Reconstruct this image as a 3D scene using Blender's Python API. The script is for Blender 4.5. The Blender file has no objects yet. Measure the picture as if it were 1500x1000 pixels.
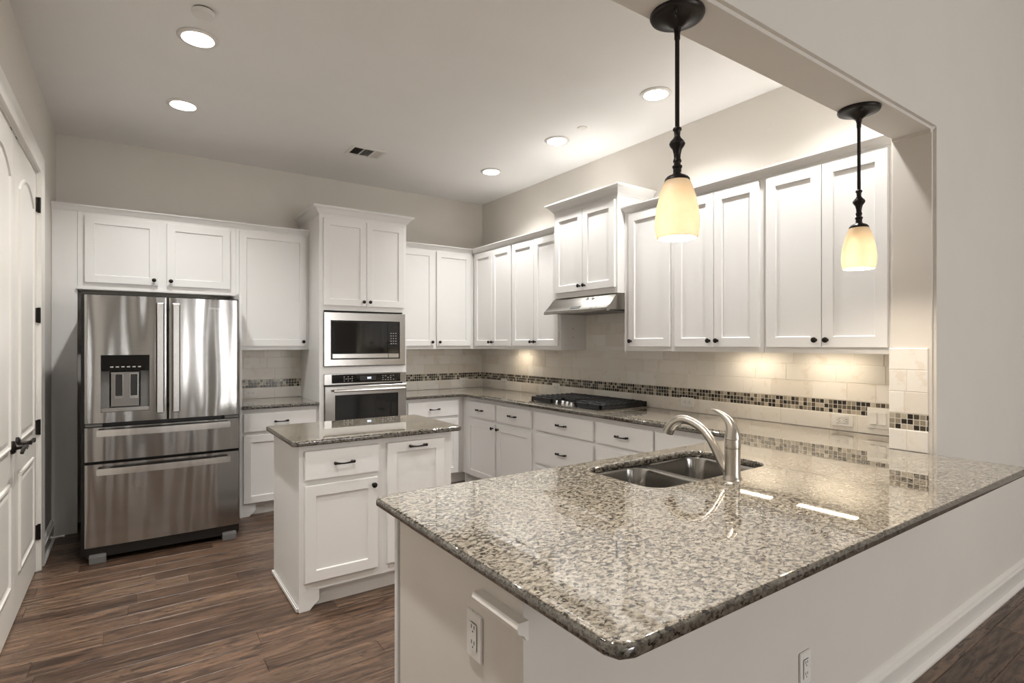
import bpy, bmesh, math, random
from mathutils import Vector, Matrix

# ------------------------------------------------------------------ camera, world, exposure
S = bpy.context.scene
COL = S.collection
XR, YB, XL, ZC = 3.427, 5.564, -.483, 3.07      # right wall, back wall, left wall, kitchen ceiling
XS, YS0, YS1, ZH = 3.03, .968, 1.152, 2.407     # stub wall face, its two faces, underside of the header
CT = .914                                       # worktop height

cd = bpy.data.cameras.new('camera')
cd.sensor_width = 36
cd.lens = 805.8 / 1500 * 36
cd.shift_y = .0028
cd.clip_start = .02
cam = bpy.data.objects.new('camera', cd)
cam.location = (0, 0, 1.418)
cam.rotation_euler = (math.pi / 2, 0, -math.radians(34.70))
COL.objects.link(cam)
S.camera = cam

S.view_settings.view_transform = 'Standard'
S.view_settings.look = 'None'
S.view_settings.gamma = 1
S.view_settings.use_curve_mapping = False
S.view_settings.exposure = 0.6

w = bpy.data.worlds.new('sky')
S.world = w
w.use_nodes = True
w.node_tree.nodes['Background'].inputs[0].default_value = (.80, .90, 1, 1)
w.node_tree.nodes['Background'].inputs[1].default_value = .5


def area(name, loc, rot, sx, sy, power, color, shape='RECTANGLE', spread=180):
    l = bpy.data.lights.new(name, 'AREA')
    l.shape = shape
    l.size = sx
    if shape in ('RECTANGLE', 'ELLIPSE'):
        l.size_y = sy
    l.energy = power
    l.color = color
    l.spread = math.radians(spread)
    o = bpy.data.objects.new(name, l)
    o.location = loc
    o.rotation_euler = rot
    COL.objects.link(o)
    return o


# added fill lamps at made-up windows behind the camera, sized for refrigerator reflections
FILL_WIN = [(.50, .66), (1.47, 1.57), (2.3, 4.2)]
for a, b in FILL_WIN:
    area('window_daylight', ((a + b) / 2, -4.62, 1.3), (math.pi / 2, 0, 0), b - a, 2.4, 46 * (b - a), (1, .985, .965))

R_ = random.Random(7)
COOL = (1, .99, .97)
WARM = (1, .88, .74)
LIGHT_P, PEND_P, STRIP_P = 16, 11, .24

# ------------------------------------------------------------------ materials
def mat(name):
    m = bpy.data.materials.new(name)
    m.use_nodes = True
    nt = m.node_tree
    return m, nt, nt.nodes['Principled BSDF']


def N(nt, t, **k):
    n = nt.nodes.new(t)
    for a, b in k.items():
        if a.startswith('i_'):
            n.inputs[a[2:].replace('_', ' ')].default_value = b
        else:
            setattr(n, a, b)
    return n


def ramp(nt, stops, interp='LINEAR'):
    n = nt.nodes.new('ShaderNodeValToRGB')
    r = n.color_ramp
    r.interpolation = interp
    while len(r.elements) < len(stops):
        r.elements.new(.5)
    for e, (p, c) in zip(r.elements, stops):
        e.position = p
        e.color = c if len(c) == 4 else (*c, 1)
    return n


def simple(name, col, rough=.5, metal=0, spec=.5, bump=0, bscale=200, var=0):
    m, nt, b = mat(name)
    b.inputs['Base Color'].default_value = (*col, 1)
    b.inputs['Roughness'].default_value = rough
    b.inputs['Metallic'].default_value = metal
    b.inputs['Specular IOR Level'].default_value = spec
    tc = N(nt, 'ShaderNodeTexCoord')
    if bump:
        nz = N(nt, 'ShaderNodeTexNoise', i_Scale=bscale, i_Detail=3)
        nt.links.new(tc.outputs['Object'], nz.inputs['Vector'])
        bp = N(nt, 'ShaderNodeBump', i_Strength=bump, i_Distance=.002)
        nt.links.new(nz.outputs['Fac'], bp.inputs['Height'])
        nt.links.new(bp.outputs['Normal'], b.inputs['Normal'])
    if var:
        nz = N(nt, 'ShaderNodeTexNoise', i_Scale=3.0, i_Detail=4)
        nt.links.new(tc.outputs['Object'], nz.inputs['Vector'])
        c0 = tuple(c * (1 - var) for c in col)
        c1 = tuple(min(1, c * (1 + var)) for c in col)
        rp = ramp(nt, [(.3, c0), (.7, c1)])
        nt.links.new(nz.outputs['Fac'], rp.inputs[0])
        nt.links.new(rp.outputs[0], b.inputs['Base Color'])
    return m


M = {}
M['wall'] = simple('wall_paint', (.70, .66, .605), .7, bump=.12, bscale=260, var=.015)
M['ceil'] = simple('ceiling_paint', (.87, .855, .835), .8, bump=.1, bscale=300, var=.01)
M['cab'] = simple('cabinet_paint', (.82, .808, .79), .36, var=.008)
M['trim'] = simple('trim_paint', (.83, .80, .75), .33, var=.008)
M['door'] = simple('door_paint', (.75, .72, .665), .38, var=.01)
M['bronze'] = simple('dark_bronze', (.017, .013, .011), .38, .6, bump=.1, bscale=90)
M['iron'] = simple('cast_iron', (.012, .012, .012), .55, bump=.3, bscale=400)
M['black'] = simple('black_plastic', (.012, .011, .010), .4, var=.05)
M['gap'] = simple('dark_recess', (.02, .018, .016), .8, var=.05)
M['glassblack'] = simple('black_glass', (.006, .006, .006), .05, spec=.6, var=.05)
M['plastic'] = simple('white_plastic', (.80, .78, .74), .35, var=.01)
M['slot'] = simple('socket_slot', (.10, .085, .07), .6, var=.05)
M['grey'] = simple('grey_plastic', (.16, .155, .15), .45, var=.05)
M['chrome'] = simple('chrome', (.8, .8, .8), .12, 1, var=.02)


def steel(name, col, rough, axis, wave=.0, brush=.12):
    """brushed stainless: fine scratches along one axis, faint waviness of the sheet"""
    m, nt, b = mat(name)
    b.inputs['Metallic'].default_value = 1
    tc = N(nt, 'ShaderNodeTexCoord')
    mp = N(nt, 'ShaderNodeMapping')
    sc = {'x': (3, 900, 900), 'z': (900, 900, 3), 'y': (900, 3, 900)}[axis]
    mp.inputs['Scale'].default_value = sc
    nz = N(nt, 'ShaderNodeTexNoise', i_Scale=1.0, i_Detail=2)
    nt.links.new(tc.outputs['Object'], mp.inputs['Vector'])
    nt.links.new(mp.outputs['Vector'], nz.inputs['Vector'])
    rp = ramp(nt, [(.25, tuple(c * .93 for c in col)), (.75, tuple(min(1, c * 1.05) for c in col))])
    nt.links.new(nz.outputs['Fac'], rp.inputs[0])
    nt.links.new(rp.outputs[0], b.inputs['Base Color'])
    b.inputs['Roughness'].default_value = rough
    b1 = N(nt, 'ShaderNodeBump', i_Strength=brush, i_Distance=.0004)
    nt.links.new(nz.outputs['Fac'], b1.inputs['Height'])
    last = b1
    if wave:
        mp2 = N(nt, 'ShaderNodeMapping')
        mp2.inputs['Scale'].default_value = (5.5, 1, .55)
        nt.links.new(tc.outputs['Object'], mp2.inputs['Vector'])
        n2 = N(nt, 'ShaderNodeTexNoise', i_Scale=1.0, i_Detail=1.0)
        nt.links.new(mp2.outputs['Vector'], n2.inputs['Vector'])
        b2 = N(nt, 'ShaderNodeBump', i_Strength=1.0, i_Distance=wave)
        nt.links.new(n2.outputs['Fac'], b2.inputs['Height'])
        nt.links.new(b1.outputs['Normal'], b2.inputs['Normal'])
        last = b2
    nt.links.new(last.outputs['Normal'], b.inputs['Normal'])
    return m


M['fridge'] = steel('fridge_steel', (.42, .41, .395), .16, 'x', wave=.03)
M['steel'] = steel('appliance_steel', (.44, .425, .405), .22, 'x')
M['steeldark'] = steel('dispenser_steel', (.26, .25, .235), .3, 'z')
M['steelz'] = steel('handle_steel', (.66, .645, .62), .24, 'z')
M['sinksteel'] = steel('sink_steel', (.40, .39, .37), .17, 'y', brush=.02)
M['nickel'] = simple('brushed_nickel', (.52, .485, .43), .27, 1, var=.03)


def granite(name, k):
    """speckled stone; k: depth of tone (the polished edges are darker stone than the face)"""
    m, nt, b = mat(name)
    tc = N(nt, 'ShaderNodeTexCoord')
    mp = N(nt, 'ShaderNodeMapping')
    mp.inputs['Rotation'].default_value = (.3, .2, .9)
    mp.inputs['Scale'].default_value = (44, 64, 54)
    nt.links.new(tc.outputs['Object'], mp.inputs['Vector'])
    big = N(nt, 'ShaderNodeTexNoise', i_Scale=2.2, i_Detail=3)
    nt.links.new(tc.outputs['Object'], big.inputs['Vector'])
    n1 = N(nt, 'ShaderNodeTexNoise', i_Scale=1.5, i_Detail=5, i_Roughness=.7, i_Distortion=.35)
    nt.links.new(mp.outputs['Vector'], n1.inputs['Vector'])
    base = ramp(nt, [(.31, (.035, .027, .020)), (.40, (.12, .098, .074)), (.455, (.255, .228, .19)), (.62, (.44, .412, .365))])
    nt.links.new(n1.outputs['Fac'], base.inputs[0])
    n2 = N(nt, 'ShaderNodeTexNoise', i_Scale=1.6, i_Detail=3, i_Roughness=.6, i_Distortion=.5)
    mp2 = N(nt, 'ShaderNodeMapping')
    mp2.inputs['Location'].default_value = (31, 7, 3)
    nt.links.new(mp.outputs['Vector'], mp2.inputs['Vector'])
    nt.links.new(mp2.outputs['Vector'], n2.inputs['Vector'])
    ad = N(nt, 'ShaderNodeMath', operation='MULTIPLY_ADD')
    ad.inputs[1].default_value = .22
    nt.links.new(big.outputs['Fac'], ad.inputs[0])
    nt.links.new(n2.outputs['Fac'], ad.inputs[2])
    spk = ramp(nt, [(.655, (0, 0, 0)), (.68, (1, 1, 1))])
    nt.links.new(ad.outputs[0], spk.inputs[0])
    mx = N(nt, 'ShaderNodeMix', data_type='RGBA')
    nt.links.new(spk.outputs[0], mx.inputs[0])
    nt.links.new(base.outputs[0], mx.inputs[6])
    mx.inputs[7].default_value = (.025, .019, .015, 1)
    v = N(nt, 'ShaderNodeTexVoronoi', i_Scale=.9)
    nt.links.new(mp.outputs['Vector'], v.inputs['Vector'])
    vr = ramp(nt, [(.10, (1, 1, 1)), (.16, (0, 0, 0))])
    nt.links.new(v.outputs['Distance'], vr.inputs[0])
    mx2 = N(nt, 'ShaderNodeMix', data_type='RGBA')
    nt.links.new(vr.outputs[0], mx2.inputs[0])
    nt.links.new(mx.outputs[2], mx2.inputs[6])
    mx2.inputs[7].default_value = (.05, .035, .023, 1)
    mx3 = N(nt, 'ShaderNodeMix', data_type='RGBA', blend_type='MULTIPLY')
    mx3.inputs[0].default_value = 1
    nt.links.new(mx2.outputs[2], mx3.inputs[6])
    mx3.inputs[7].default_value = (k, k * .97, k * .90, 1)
    nt.links.new(mx3.outputs[2], b.inputs['Base Color'])
    b.inputs['Roughness'].default_value = .03
    b.inputs['Specular IOR Level'].default_value = .9
    b.inputs['Coat Weight'].default_value = .6
    b.inputs['Coat Roughness'].default_value = .015
    b.inputs['Coat IOR'].default_value = 1.6
    return m


M['granite'] = granite('granite', 1)
M['granite_edge'] = granite('granite_polished_edge', .36)  # darker copy of the same granite, used on side faces only


def per_island(name, stops, rough, noise=None, interp='CONSTANT', bump=None):
    m, nt, b = mat(name)
    g = N(nt, 'ShaderNodeNewGeometry')
    rp = ramp(nt, stops, interp)
    nt.links.new(g.outputs['Random Per Island'], rp.inputs[0])
    out = rp.outputs[0]
    tc = N(nt, 'ShaderNodeTexCoord')
    if noise:
        sc, lo, hi, c0, c1 = noise
        nz = N(nt, 'ShaderNodeTexNoise', i_Scale=sc, i_Detail=5, i_Roughness=.6)
        nt.links.new(tc.outputs['Object'], nz.inputs['Vector'])
        r2 = ramp(nt, [(lo, c0), (hi, c1)])
        nt.links.new(nz.outputs['Fac'], r2.inputs[0])
        mx = N(nt, 'ShaderNodeMix', data_type='RGBA', blend_type='MULTIPLY')
        mx.inputs[0].default_value = 1
        nt.links.new(out, mx.inputs[6])
        nt.links.new(r2.outputs[0], mx.inputs[7])
        out = mx.outputs[2]
    nt.links.new(out, b.inputs['Base Color'])
    b.inputs['Roughness'].default_value = rough
    if bump:
        nz = N(nt, 'ShaderNodeTexNoise', i_Scale=bump[0], i_Detail=4)
        nt.links.new(tc.outputs['Object'], nz.inputs['Vector'])
        bp = N(nt, 'ShaderNodeBump', i_Strength=bump[1], i_Distance=.004)
        nt.links.new(nz.outputs['Fac'], bp.inputs['Height'])
        nt.links.new(bp.outputs['Normal'], b.inputs['Normal'])
    return m


M['tile'] = per_island('travertine_tile', [(0, (.72, .665, .59)), (.5, (.77, .73, .665)), (1, (.80, .765, .71))], .42,
                       (14, .33, .42, (.92, .885, .84, 1), (1, 1, 1, 1)), 'LINEAR', (45, .12))
M['grout'] = simple('tile_grout', (.74, .695, .62), .85, bump=.2)
M['mosaic'] = per_island('glass_mosaic', [(0, (.020, .015, .011)), (.28, (.060, .048, .032)), (.52, (.12, .10, .068)),
                                          (.66, (.27, .235, .175)), (.84, (.44, .39, .31))], .16)


def wood():
    m, nt, b = mat('hickory_planks')
    g = N(nt, 'ShaderNodeNewGeometry')
    tone = ramp(nt, [(0, (.082, .048, .030)), (.3, (.118, .070, .044)), (.6, (.138, .084, .054)), (.85, (.170, .108, .070)), (1, (.095, .057, .036))])
    nt.links.new(g.outputs['Random Per Island'], tone.inputs[0])
    tc = N(nt, 'ShaderNodeTexCoord')
    mul = N(nt, 'ShaderNodeMath', operation='MULTIPLY')
    mul.inputs[1].default_value = 40
    nt.links.new(g.outputs['Random Per Island'], mul.inputs[0])
    cx = N(nt, 'ShaderNodeCombineXYZ')
    nt.links.new(mul.outputs[0], cx.inputs[0])
    nt.links.new(mul.outputs[0], cx.inputs[2])
    va = N(nt, 'ShaderNodeVectorMath', operation='ADD')
    nt.links.new(tc.outputs['Object'], va.inputs[0])
    nt.links.new(cx.outputs[0], va.inputs[1])
    mp = N(nt, 'ShaderNodeMapping')
    mp.inputs['Scale'].default_value = (2.2, 26, 1)
    nt.links.new(va.outputs[0], mp.inputs['Vector'])
    nz = N(nt, 'ShaderNodeTexNoise', i_Scale=1.6, i_Detail=6, i_Roughness=.62, i_Distortion=.7)
    nt.links.new(mp.outputs['Vector'], nz.inputs['Vector'])
    gr = ramp(nt, [(.34, (.20, .17, .15)), (.45, (.66, .63, .61)), (.54, (1.02, 1.02, 1.02)), (.70, (1.7, 1.62, 1.52))])
    nt.links.new(nz.outputs['Fac'], gr.inputs[0])
    mx = N(nt, 'ShaderNodeMix', data_type='RGBA', blend_type='MULTIPLY')
    mx.inputs[0].default_value = 1
    nt.links.new(tone.outputs[0], mx.inputs[6])
    nt.links.new(gr.outputs[0], mx.inputs[7])
    # knots and dark figure
    mp2 = N(nt, 'ShaderNodeMapping')
    mp2.inputs['Scale'].default_value = (4.5, 19, 1)
    nt.links.new(va.outputs[0], mp2.inputs['Vector'])
    n2 = N(nt, 'ShaderNodeTexNoise', i_Scale=1.4, i_Detail=5, i_Roughness=.72, i_Distortion=2.2)
    nt.links.new(mp2.outputs['Vector'], n2.inputs['Vector'])
    kn = ramp(nt, [(.54, (0, 0, 0)), (.61, (1, 1, 1))])
    nt.links.new(n2.outputs['Fac'], kn.inputs[0])
    mx2 = N(nt, 'ShaderNodeMix', data_type='RGBA')
    nt.links.new(kn.outputs[0], mx2.inputs[0])
    nt.links.new(mx.outputs[2], mx2.inputs[6])
    mx2.inputs[7].default_value = (.040, .024, .016, 1)
    nt.links.new(mx2.outputs[2], b.inputs['Base Color'])
    rr = ramp(nt, [(.3, (.42, .42, .42)), (.7, (.26, .26, .26))])
    nt.links.new(nz.outputs['Fac'], rr.inputs[0])
    nt.links.new(rr.outputs[0], b.inputs['Roughness'])
    bp = N(nt, 'ShaderNodeBump', i_Strength=.25, i_Distance=.003)
    nt.links.new(nz.outputs['Fac'], bp.inputs['Height'])
    nt.links.new(bp.outputs['Normal'], b.inputs['Normal'])
    return m


M['wood'] = wood()


def emit(name, col, strength):
    m, nt, b = mat(name)
    b.inputs['Base Color'].default_value = (*col, 1)
    b.inputs['Emission Color'].default_value = (*col, 1)
    b.inputs['Emission Strength'].default_value = strength
    nz = N(nt, 'ShaderNodeTexNoise', i_Scale=30)
    bp = N(nt, 'ShaderNodeBump', i_Strength=.02)
    nt.links.new(nz.outputs['Fac'], bp.inputs['Height'])
    nt.links.new(bp.outputs['Normal'], b.inputs['Normal'])
    return m


M['lens'] = emit('lit_lens', (1, .97, .93), 6)
M['strip'] = emit('lit_strip', (1, .86, .66), 9)
M['bulb'] = emit('lit_bulb', (1, .85, .62), 14)
M['display'] = emit('lit_display', (.65, .78, 1), 1.6)
M['print'] = simple('panel_print', (.42, .41, .40), .5, var=.05)


def shade_mat():
    m, nt, b = mat('alabaster_glass')
    out = nt.nodes['Material Output']
    tc = N(nt, 'ShaderNodeTexCoord')
    nz = N(nt, 'ShaderNodeTexNoise', i_Scale=22, i_Detail=3, i_Distortion=1)
    nt.links.new(tc.outputs['Object'], nz.inputs['Vector'])
    rp = ramp(nt, [(.3, (.90, .80, .64)), (.7, (.95, .88, .76))])
    nt.links.new(nz.outputs['Fac'], rp.inputs[0])
    nt.links.new(rp.outputs[0], b.inputs['Base Color'])
    b.inputs['Roughness'].default_value = .25
    tl = N(nt, 'ShaderNodeBsdfTranslucent')
    tl.inputs['Color'].default_value = (.33, .298, .25, 1)
    mx = N(nt, 'ShaderNodeMixShader')
    mx.inputs[0].default_value = .6
    nt.links.new(b.outputs[0], mx.inputs[1])
    nt.links.new(tl.outputs[0], mx.inputs[2])
    nt.links.new(mx.outputs[0], out.inputs['Surface'])
    return m


M['shade'] = shade_mat()

# ------------------------------------------------------------------ mesh helpers
class MB:
    def __init__(s):
        s.v, s.f = [], []

    def add(s, vs, fs):
        n = len(s.v)
        s.v += [tuple(v) for v in vs]
        s.f += [tuple(i + n for i in f) for f in fs]
        return s

    def box(s, x0, x1, y0, y1, z0, z1):
        return s.add([(x0, y0, z0), (x1, y0, z0), (x1, y1, z0), (x0, y1, z0), (x0, y0, z1), (x1, y0, z1), (x1, y1, z1), (x0, y1, z1)],
                     [(3, 2, 1, 0), (4, 5, 6, 7), (0, 1, 5, 4), (1, 2, 6, 5), (2, 3, 7, 6), (3, 0, 4, 7)])

    def prism(s, poly, a, b, axis='z'):
        """polygon (2D) swept between a and b along an axis: z: (x,y); y: (x,z); x: (y,z)"""
        def P(p, t):
            return {'z': (p[0], p[1], t), 'y': (p[0], t, p[1]), 'x': (t, p[0], p[1])}[axis]
        n = len(poly)
        vs = [P(p, a) for p in poly] + [P(p, b) for p in poly]
        fs = [tuple(range(n))[::-1], tuple(range(n, 2 * n))] + [(i, (i + 1) % n, n + (i + 1) % n, n + i) for i in range(n)]
        return s.add(vs, fs)

    def lathe(s, prof, c=(0, 0, 0), n=28, axis='z', cap=True):
        vs, fs = [], []
        for r, h in prof:
            for k in range(n):
                t = 2 * math.pi * k / n
                p = (r * math.cos(t), r * math.sin(t), h)
                if axis == 'y':
                    p = (p[0], p[2], p[1])
                if axis == 'x':
                    p = (p[2], p[0], p[1])
                vs.append((c[0] + p[0], c[1] + p[1], c[2] + p[2]))
        m = len(prof)
        for i in range(m - 1):
            for k in range(n):
                k2 = (k + 1) % n
                fs.append((i * n + k, i * n + k2, (i + 1) * n + k2, (i + 1) * n + k))
        if cap:
            if prof[0][0] > 1e-5:
                fs.append(tuple(range(n))[::-1])
            if prof[-1][0] > 1e-5:
                fs.append(tuple(range((m - 1) * n, m * n)))
        return s.add(vs, fs)

    def tube(s, pts, r, n=12, flat=1.0, up=(0, 0, 1)):
        pts = [Vector(p) for p in pts]
        rs = r if isinstance(r, (list, tuple)) else [r] * len(pts)
        up = Vector(up)
        vs, fs = [], []
        for i, p in enumerate(pts):
            d = (pts[min(i + 1, len(pts) - 1)] - pts[max(i - 1, 0)]).normalized()
            a = d.cross(up)
            if a.length < .05:
                a = d.cross(Vector((1, 0, 0)))
            a.normalize()
            b_ = a.cross(d).normalized()
            for k in range(n):
                t = 2 * math.pi * k / n
                vs.append(p + a * (rs[i] * math.cos(t)) + b_ * (rs[i] * flat * math.sin(t)))
        for i in range(len(pts) - 1):
            for k in range(n):
                k2 = (k + 1) % n
                fs.append((i * n + k, i * n + k2, (i + 1) * n + k2, (i + 1) * n + k))
        fs.append(tuple(range(n))[::-1])
        fs.append(tuple(range((len(pts) - 1) * n, len(pts) * n)))
        return s.add(vs, fs)

    def sweep(s, path, prof, closed=False):
        """profile (outward, up) along a level path (x,y,z); outward is to the right of travel; mitred"""
        n = len(path)
        P2 = [Vector((p[0], p[1])) for p in path]
        vs = []
        for i in range(n):
            def nrm(a, b):
                d = (P2[b] - P2[a]).normalized()
                return Vector((d.y, -d.x))
            ns = []
            if i > 0 or closed:
                ns.append(nrm((i - 1) % n, i))
            if i < n - 1 or closed:
                ns.append(nrm(i, (i + 1) % n))
            m = ns[0] if len(ns) == 1 else (ns[0] + ns[1]) / (1 + ns[0].dot(ns[1]))
            for o, u in prof:
                vs.append((P2[i].x + m.x * o, P2[i].y + m.y * o, path[i][2] + u))
        k = len(prof)
        fs = []
        for i in range(n if closed else n - 1):
            j = (i + 1) % n
            for q in range(k):
                q2 = (q + 1) % k
                fs.append((i * k + q, i * k + q2, j * k + q2, j * k + q))
        if not closed:
            fs += [tuple(range(k))[::-1], tuple(range((n - 1) * k, n * k))]
        return s.add(vs, fs)

    def mesh(s, name, bevel=0, seg=2, smooth=True, angle=.6):
        me = bpy.data.meshes.new(name)
        bm = bmesh.new()
        vs = [bm.verts.new(v) for v in s.v]
        for f in s.f:
            try:
                bm.faces.new([vs[i] for i in f])
            except ValueError:
                pass
        bmesh.ops.recalc_face_normals(bm, faces=bm.faces)
        if bevel:
            es = [e for e in bm.edges if len(e.link_faces) == 2 and e.calc_face_angle(0) > .5]
            bmesh.ops.bevel(bm, geom=es, offset=bevel, segments=seg, affect='EDGES', clamp_overlap=True)
        bm.to_mesh(me)
        bm.free()
        if smooth:
            me.shade_smooth()
            me.set_sharp_from_angle(angle=angle)
        return me

    def build(s, name, m, parent=None, bevel=0, seg=2, loc=None, **k):
        o = link(name, s.mesh(name, bevel, seg, **k), m, parent, loc)
        if bevel:
            weighted(o)
        return o


def weighted(o):
    wn = o.modifiers.new('face_normals', 'WEIGHTED_NORMAL')
    wn.keep_sharp = True
    wn.weight = 100


def link(name, me, m, parent=None, loc=None):
    if not me.materials:
        me.materials.append(M[m])
    o = bpy.data.objects.new(name, me)
    COL.objects.link(o)
    if parent:
        o.parent = parent
    if loc:
        o.location = loc
    return o


def tag(o, label, cat, group=None):
    o['label'] = label
    o['category'] = cat
    o['kind'] = 'thing'
    if group:
        o['group'] = group
    return o


def thing(name, label, cat, loc=(0, 0, 0), rot=0, group=None):
    o = bpy.data.objects.new(name, None)
    o.empty_display_size = .1
    o.location = loc
    o.rotation_euler = (0, 0, rot)
    COL.objects.link(o)
    return tag(o, label, cat, group)


def struct(o, label=None):
    o['kind'] = 'structure'
    if label:
        o['label'] = label
    return o


def curve_slab(name, outlines, z0, z1, m, bevel=0, parent=None, seg=3, loc=None):
    """flat slab from closed outlines (first outer, rest holes), edges rounded by bevel"""
    cu = bpy.data.curves.new(name, 'CURVE')
    cu.dimensions = '2D'
    cu.fill_mode = 'BOTH'
    cu.extrude = (z1 - z0) / 2 - bevel
    cu.bevel_depth = bevel
    cu.bevel_resolution = seg
    cu.offset = -bevel
    for pts in outlines:
        sp = cu.splines.new('POLY')
        sp.points.add(len(pts) - 1)
        for p, q in zip(sp.points, pts):
            p.co = (q[0], q[1], 0, 1)
        sp.use_cyclic_u = True
    t = bpy.data.objects.new('tmp', cu)
    COL.objects.link(t)
    bpy.context.view_layer.update()
    me = bpy.data.meshes.new_from_object(t.evaluated_get(bpy.context.evaluated_depsgraph_get()))
    bpy.data.objects.remove(t)
    bpy.data.curves.remove(cu)
    me.name = name
    me.transform(Matrix.Translation((0, 0, (z0 + z1) / 2)))
    bm = bmesh.new()
    bm.from_mesh(me)
    bmesh.ops.remove_doubles(bm, verts=bm.verts, dist=1e-5)
    bmesh.ops.recalc_face_normals(bm, faces=bm.faces)
    bm.to_mesh(me)
    bm.free()
    me.materials.clear()
    me.shade_smooth()
    me.set_sharp_from_angle(angle=.7)
    o = link(name, me, m, parent, loc)
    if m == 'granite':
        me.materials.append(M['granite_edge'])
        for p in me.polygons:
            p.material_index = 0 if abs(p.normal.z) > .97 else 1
    weighted(o)
    return o


def rrect(x0, x1, y0, y1, r, n=6):
    pts = []
    for cx, cy, a in ((x1 - r, y0 + r, -90), (x1 - r, y1 - r, 0), (x0 + r, y1 - r, 90), (x0 + r, y0 + r, 180)):
        for k in range(n + 1):
            t = math.radians(a + 90 * k / n)
            pts.append((cx + r * math.cos(t), cy + r * math.sin(t)))
    return pts


def circle(cx, cy, r, n=40):
    return [(cx + r * math.cos(2 * math.pi * k / n), cy + r * math.sin(2 * math.pi * k / n)) for k in range(n)]


# ------------------------------------------------------------------ the room
# floor: planks along X
def floor():
    mb = MB()
    x0, x1, y0, y1 = XL - .02, 6.4, -4.55, YB + .02
    pw = .138
    y = y1
    r = random.Random(3)
    while y > y0:
        ya, yb = max(y - pw, y0), y
        x = x0 - r.random() * .9
        while x < x1:
            L = .45 + r.random() * 1.0
            xa, xb = max(x, x0), min(x + L, x1)
            if xb - xa > .03:
                c, d = .0026, -.0025
                mb.add([(xa, ya, d), (xb, ya, d), (xb, yb, d), (xa, yb, d), (xa + c, ya + c, 0), (xb - c, ya + c, 0), (xb - c, yb - c, 0), (xa + c, yb - c, 0)],
                       [(4, 5, 6, 7), (0, 1, 5, 4), (1, 2, 6, 5), (2, 3, 7, 6), (3, 0, 4, 7)])
            x += L
        y -= pw
    me = mb.mesh('floor', smooth=False)
    o = struct(link('floor', me, 'wood'), 'brown hand-scraped wood plank floor')
    return o


floor()
struct(MB().box(XL - .1, 6.5, -4.65, YB + .1, -.12, -.0028).build('floor_slab', 'gap'))

LIGHTS = [(.296, 3.40), (.294, 4.405), (2.842, 2.44), (2.835, 3.455), (2.826, 4.43)]
HID = [(.296, 2.40), (.296, 1.44), (2.842, 1.46)]
struct(curve_slab('ceiling', [[(XL - .05, YS1 - .02), (XR + .05, YS1 - .02), (XR + .05, YB + .05), (XL - .05, YB + .05)]] +
                  [circle(x, y, .085) for x, y in LIGHTS + HID], ZC, ZC + .02, 'ceil'), 'flat off-white kitchen ceiling')
struct(MB().box(XL - .1, 6.5, -4.65, YS0 + .02, 3.9, 4.0).build('ceiling_of_living_room', 'ceil'))
struct(MB().box(XL - .05, XR + .15, YB, YB + .1, 0, ZC + .05).build('wall_back', 'wall'), 'beige back wall behind the refrigerator and ovens')
struct(MB().box(XR, XR + .1, YS1 - .01, YB + .02, 0, ZC + .05).build('wall_right', 'wall'), 'beige wall behind the cooktop')
# left wall with the double door opening
DY0, DY1, DYM, DZ = 2.93, 4.525, 3.728, 2.50
struct(MB().box(XL - .12, XL, DY1, YB + .05, 0, 4).box(XL - .12, XL, -4.65, DY0, 0, 4).box(XL - .12, XL, DY0, DY1, DZ, 4)
       .build('wall_left', 'wall'), 'beige wall around the white double doors')
# wall between kitchen and living room: opening with rounded corner beads, header, stub
def front_wall():
    op = [(XL - .02, ZH), (XS, ZH), (XS, 0)]
    poly = [(XL - .02, 3.95), (XL - .02, ZH), (XS, ZH), (XS, -.001), (6.4, -.001), (6.4, 3.95)]
    return MB().prism(poly, YS0, YS1, 'y').build('wall_front', 'wall', bevel=.014, seg=6)


struct(front_wall(), 'beige header and wall end beside the peninsula')
struct(MB().box(6.35, 6.5, -4.65, YS0 + .05, 0, 4).build('wall_side', 'wall'))
mb = MB()
WZ0, WZ1 = .08, 2.5
xs = [XL - .1] + [c for a in FILL_WIN for c in a] + [6.5]
for i in range(0, len(xs), 2):
    mb.box(xs[i], xs[i + 1], -4.65, -4.5, 0, 4)
for a, b in FILL_WIN:
    mb.box(a, b, -4.65, -4.5, 0, WZ0).box(a, b, -4.65, -4.5, WZ1, 4)
struct(mb.build('wall_rear', 'wall'))
for i, (a, b) in enumerate(FILL_WIN):
    mb = MB()
    t = .05 if b - a > 1 else .02
    mb.box(a, a + t, -4.6, -4.53, WZ0, WZ1).box(b - t, b, -4.6, -4.53, WZ0, WZ1).box(a, b, -4.6, -4.53, WZ1 - t, WZ1).box(a, b, -4.6, -4.53, WZ0, WZ0 + t)
    if b - a > 1:
        mb.box((a + b) / 2 - .02, (a + b) / 2 + .02, -4.59, -4.54, WZ0, WZ1).box(a, b, -4.59, -4.54, 1.53, 1.57)
    struct(mb.build('window_%d' % (i + 1), 'trim'))  # frames of the made-up, unseen openings that pass the fill light

# half wall under the peninsula, ledge cap on its end
XP, YP0, YP1 = .66, .643, 1.765                # peninsula worktop edges
XE, YH = .70, YS1 - .02                        # end panel plane, kitchen side of the half wall
struct(MB().box(XE, XS + .0142, YS0, YH, 0, .884).build('wall_half', 'wall', smooth=False), 'painted half wall under the peninsula worktop')
struct(MB().box(XE, XE + .02, YH, 1.633, 0, .884).build('trim_3', 'wall', smooth=False), 'painted end panel closing the peninsula towards the island')
prof = [(0, 0), (.006, 0), (.012, .012), (.026, .018), (.030, .030), (.026, .042), (0, .042)]
struct(MB().sweep([(XE, YH + .005, .785), (XE, YS0 - .02, .785)], prof).build('trim_1', 'trim'), 'short white ledge moulding on the half wall end')

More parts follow.
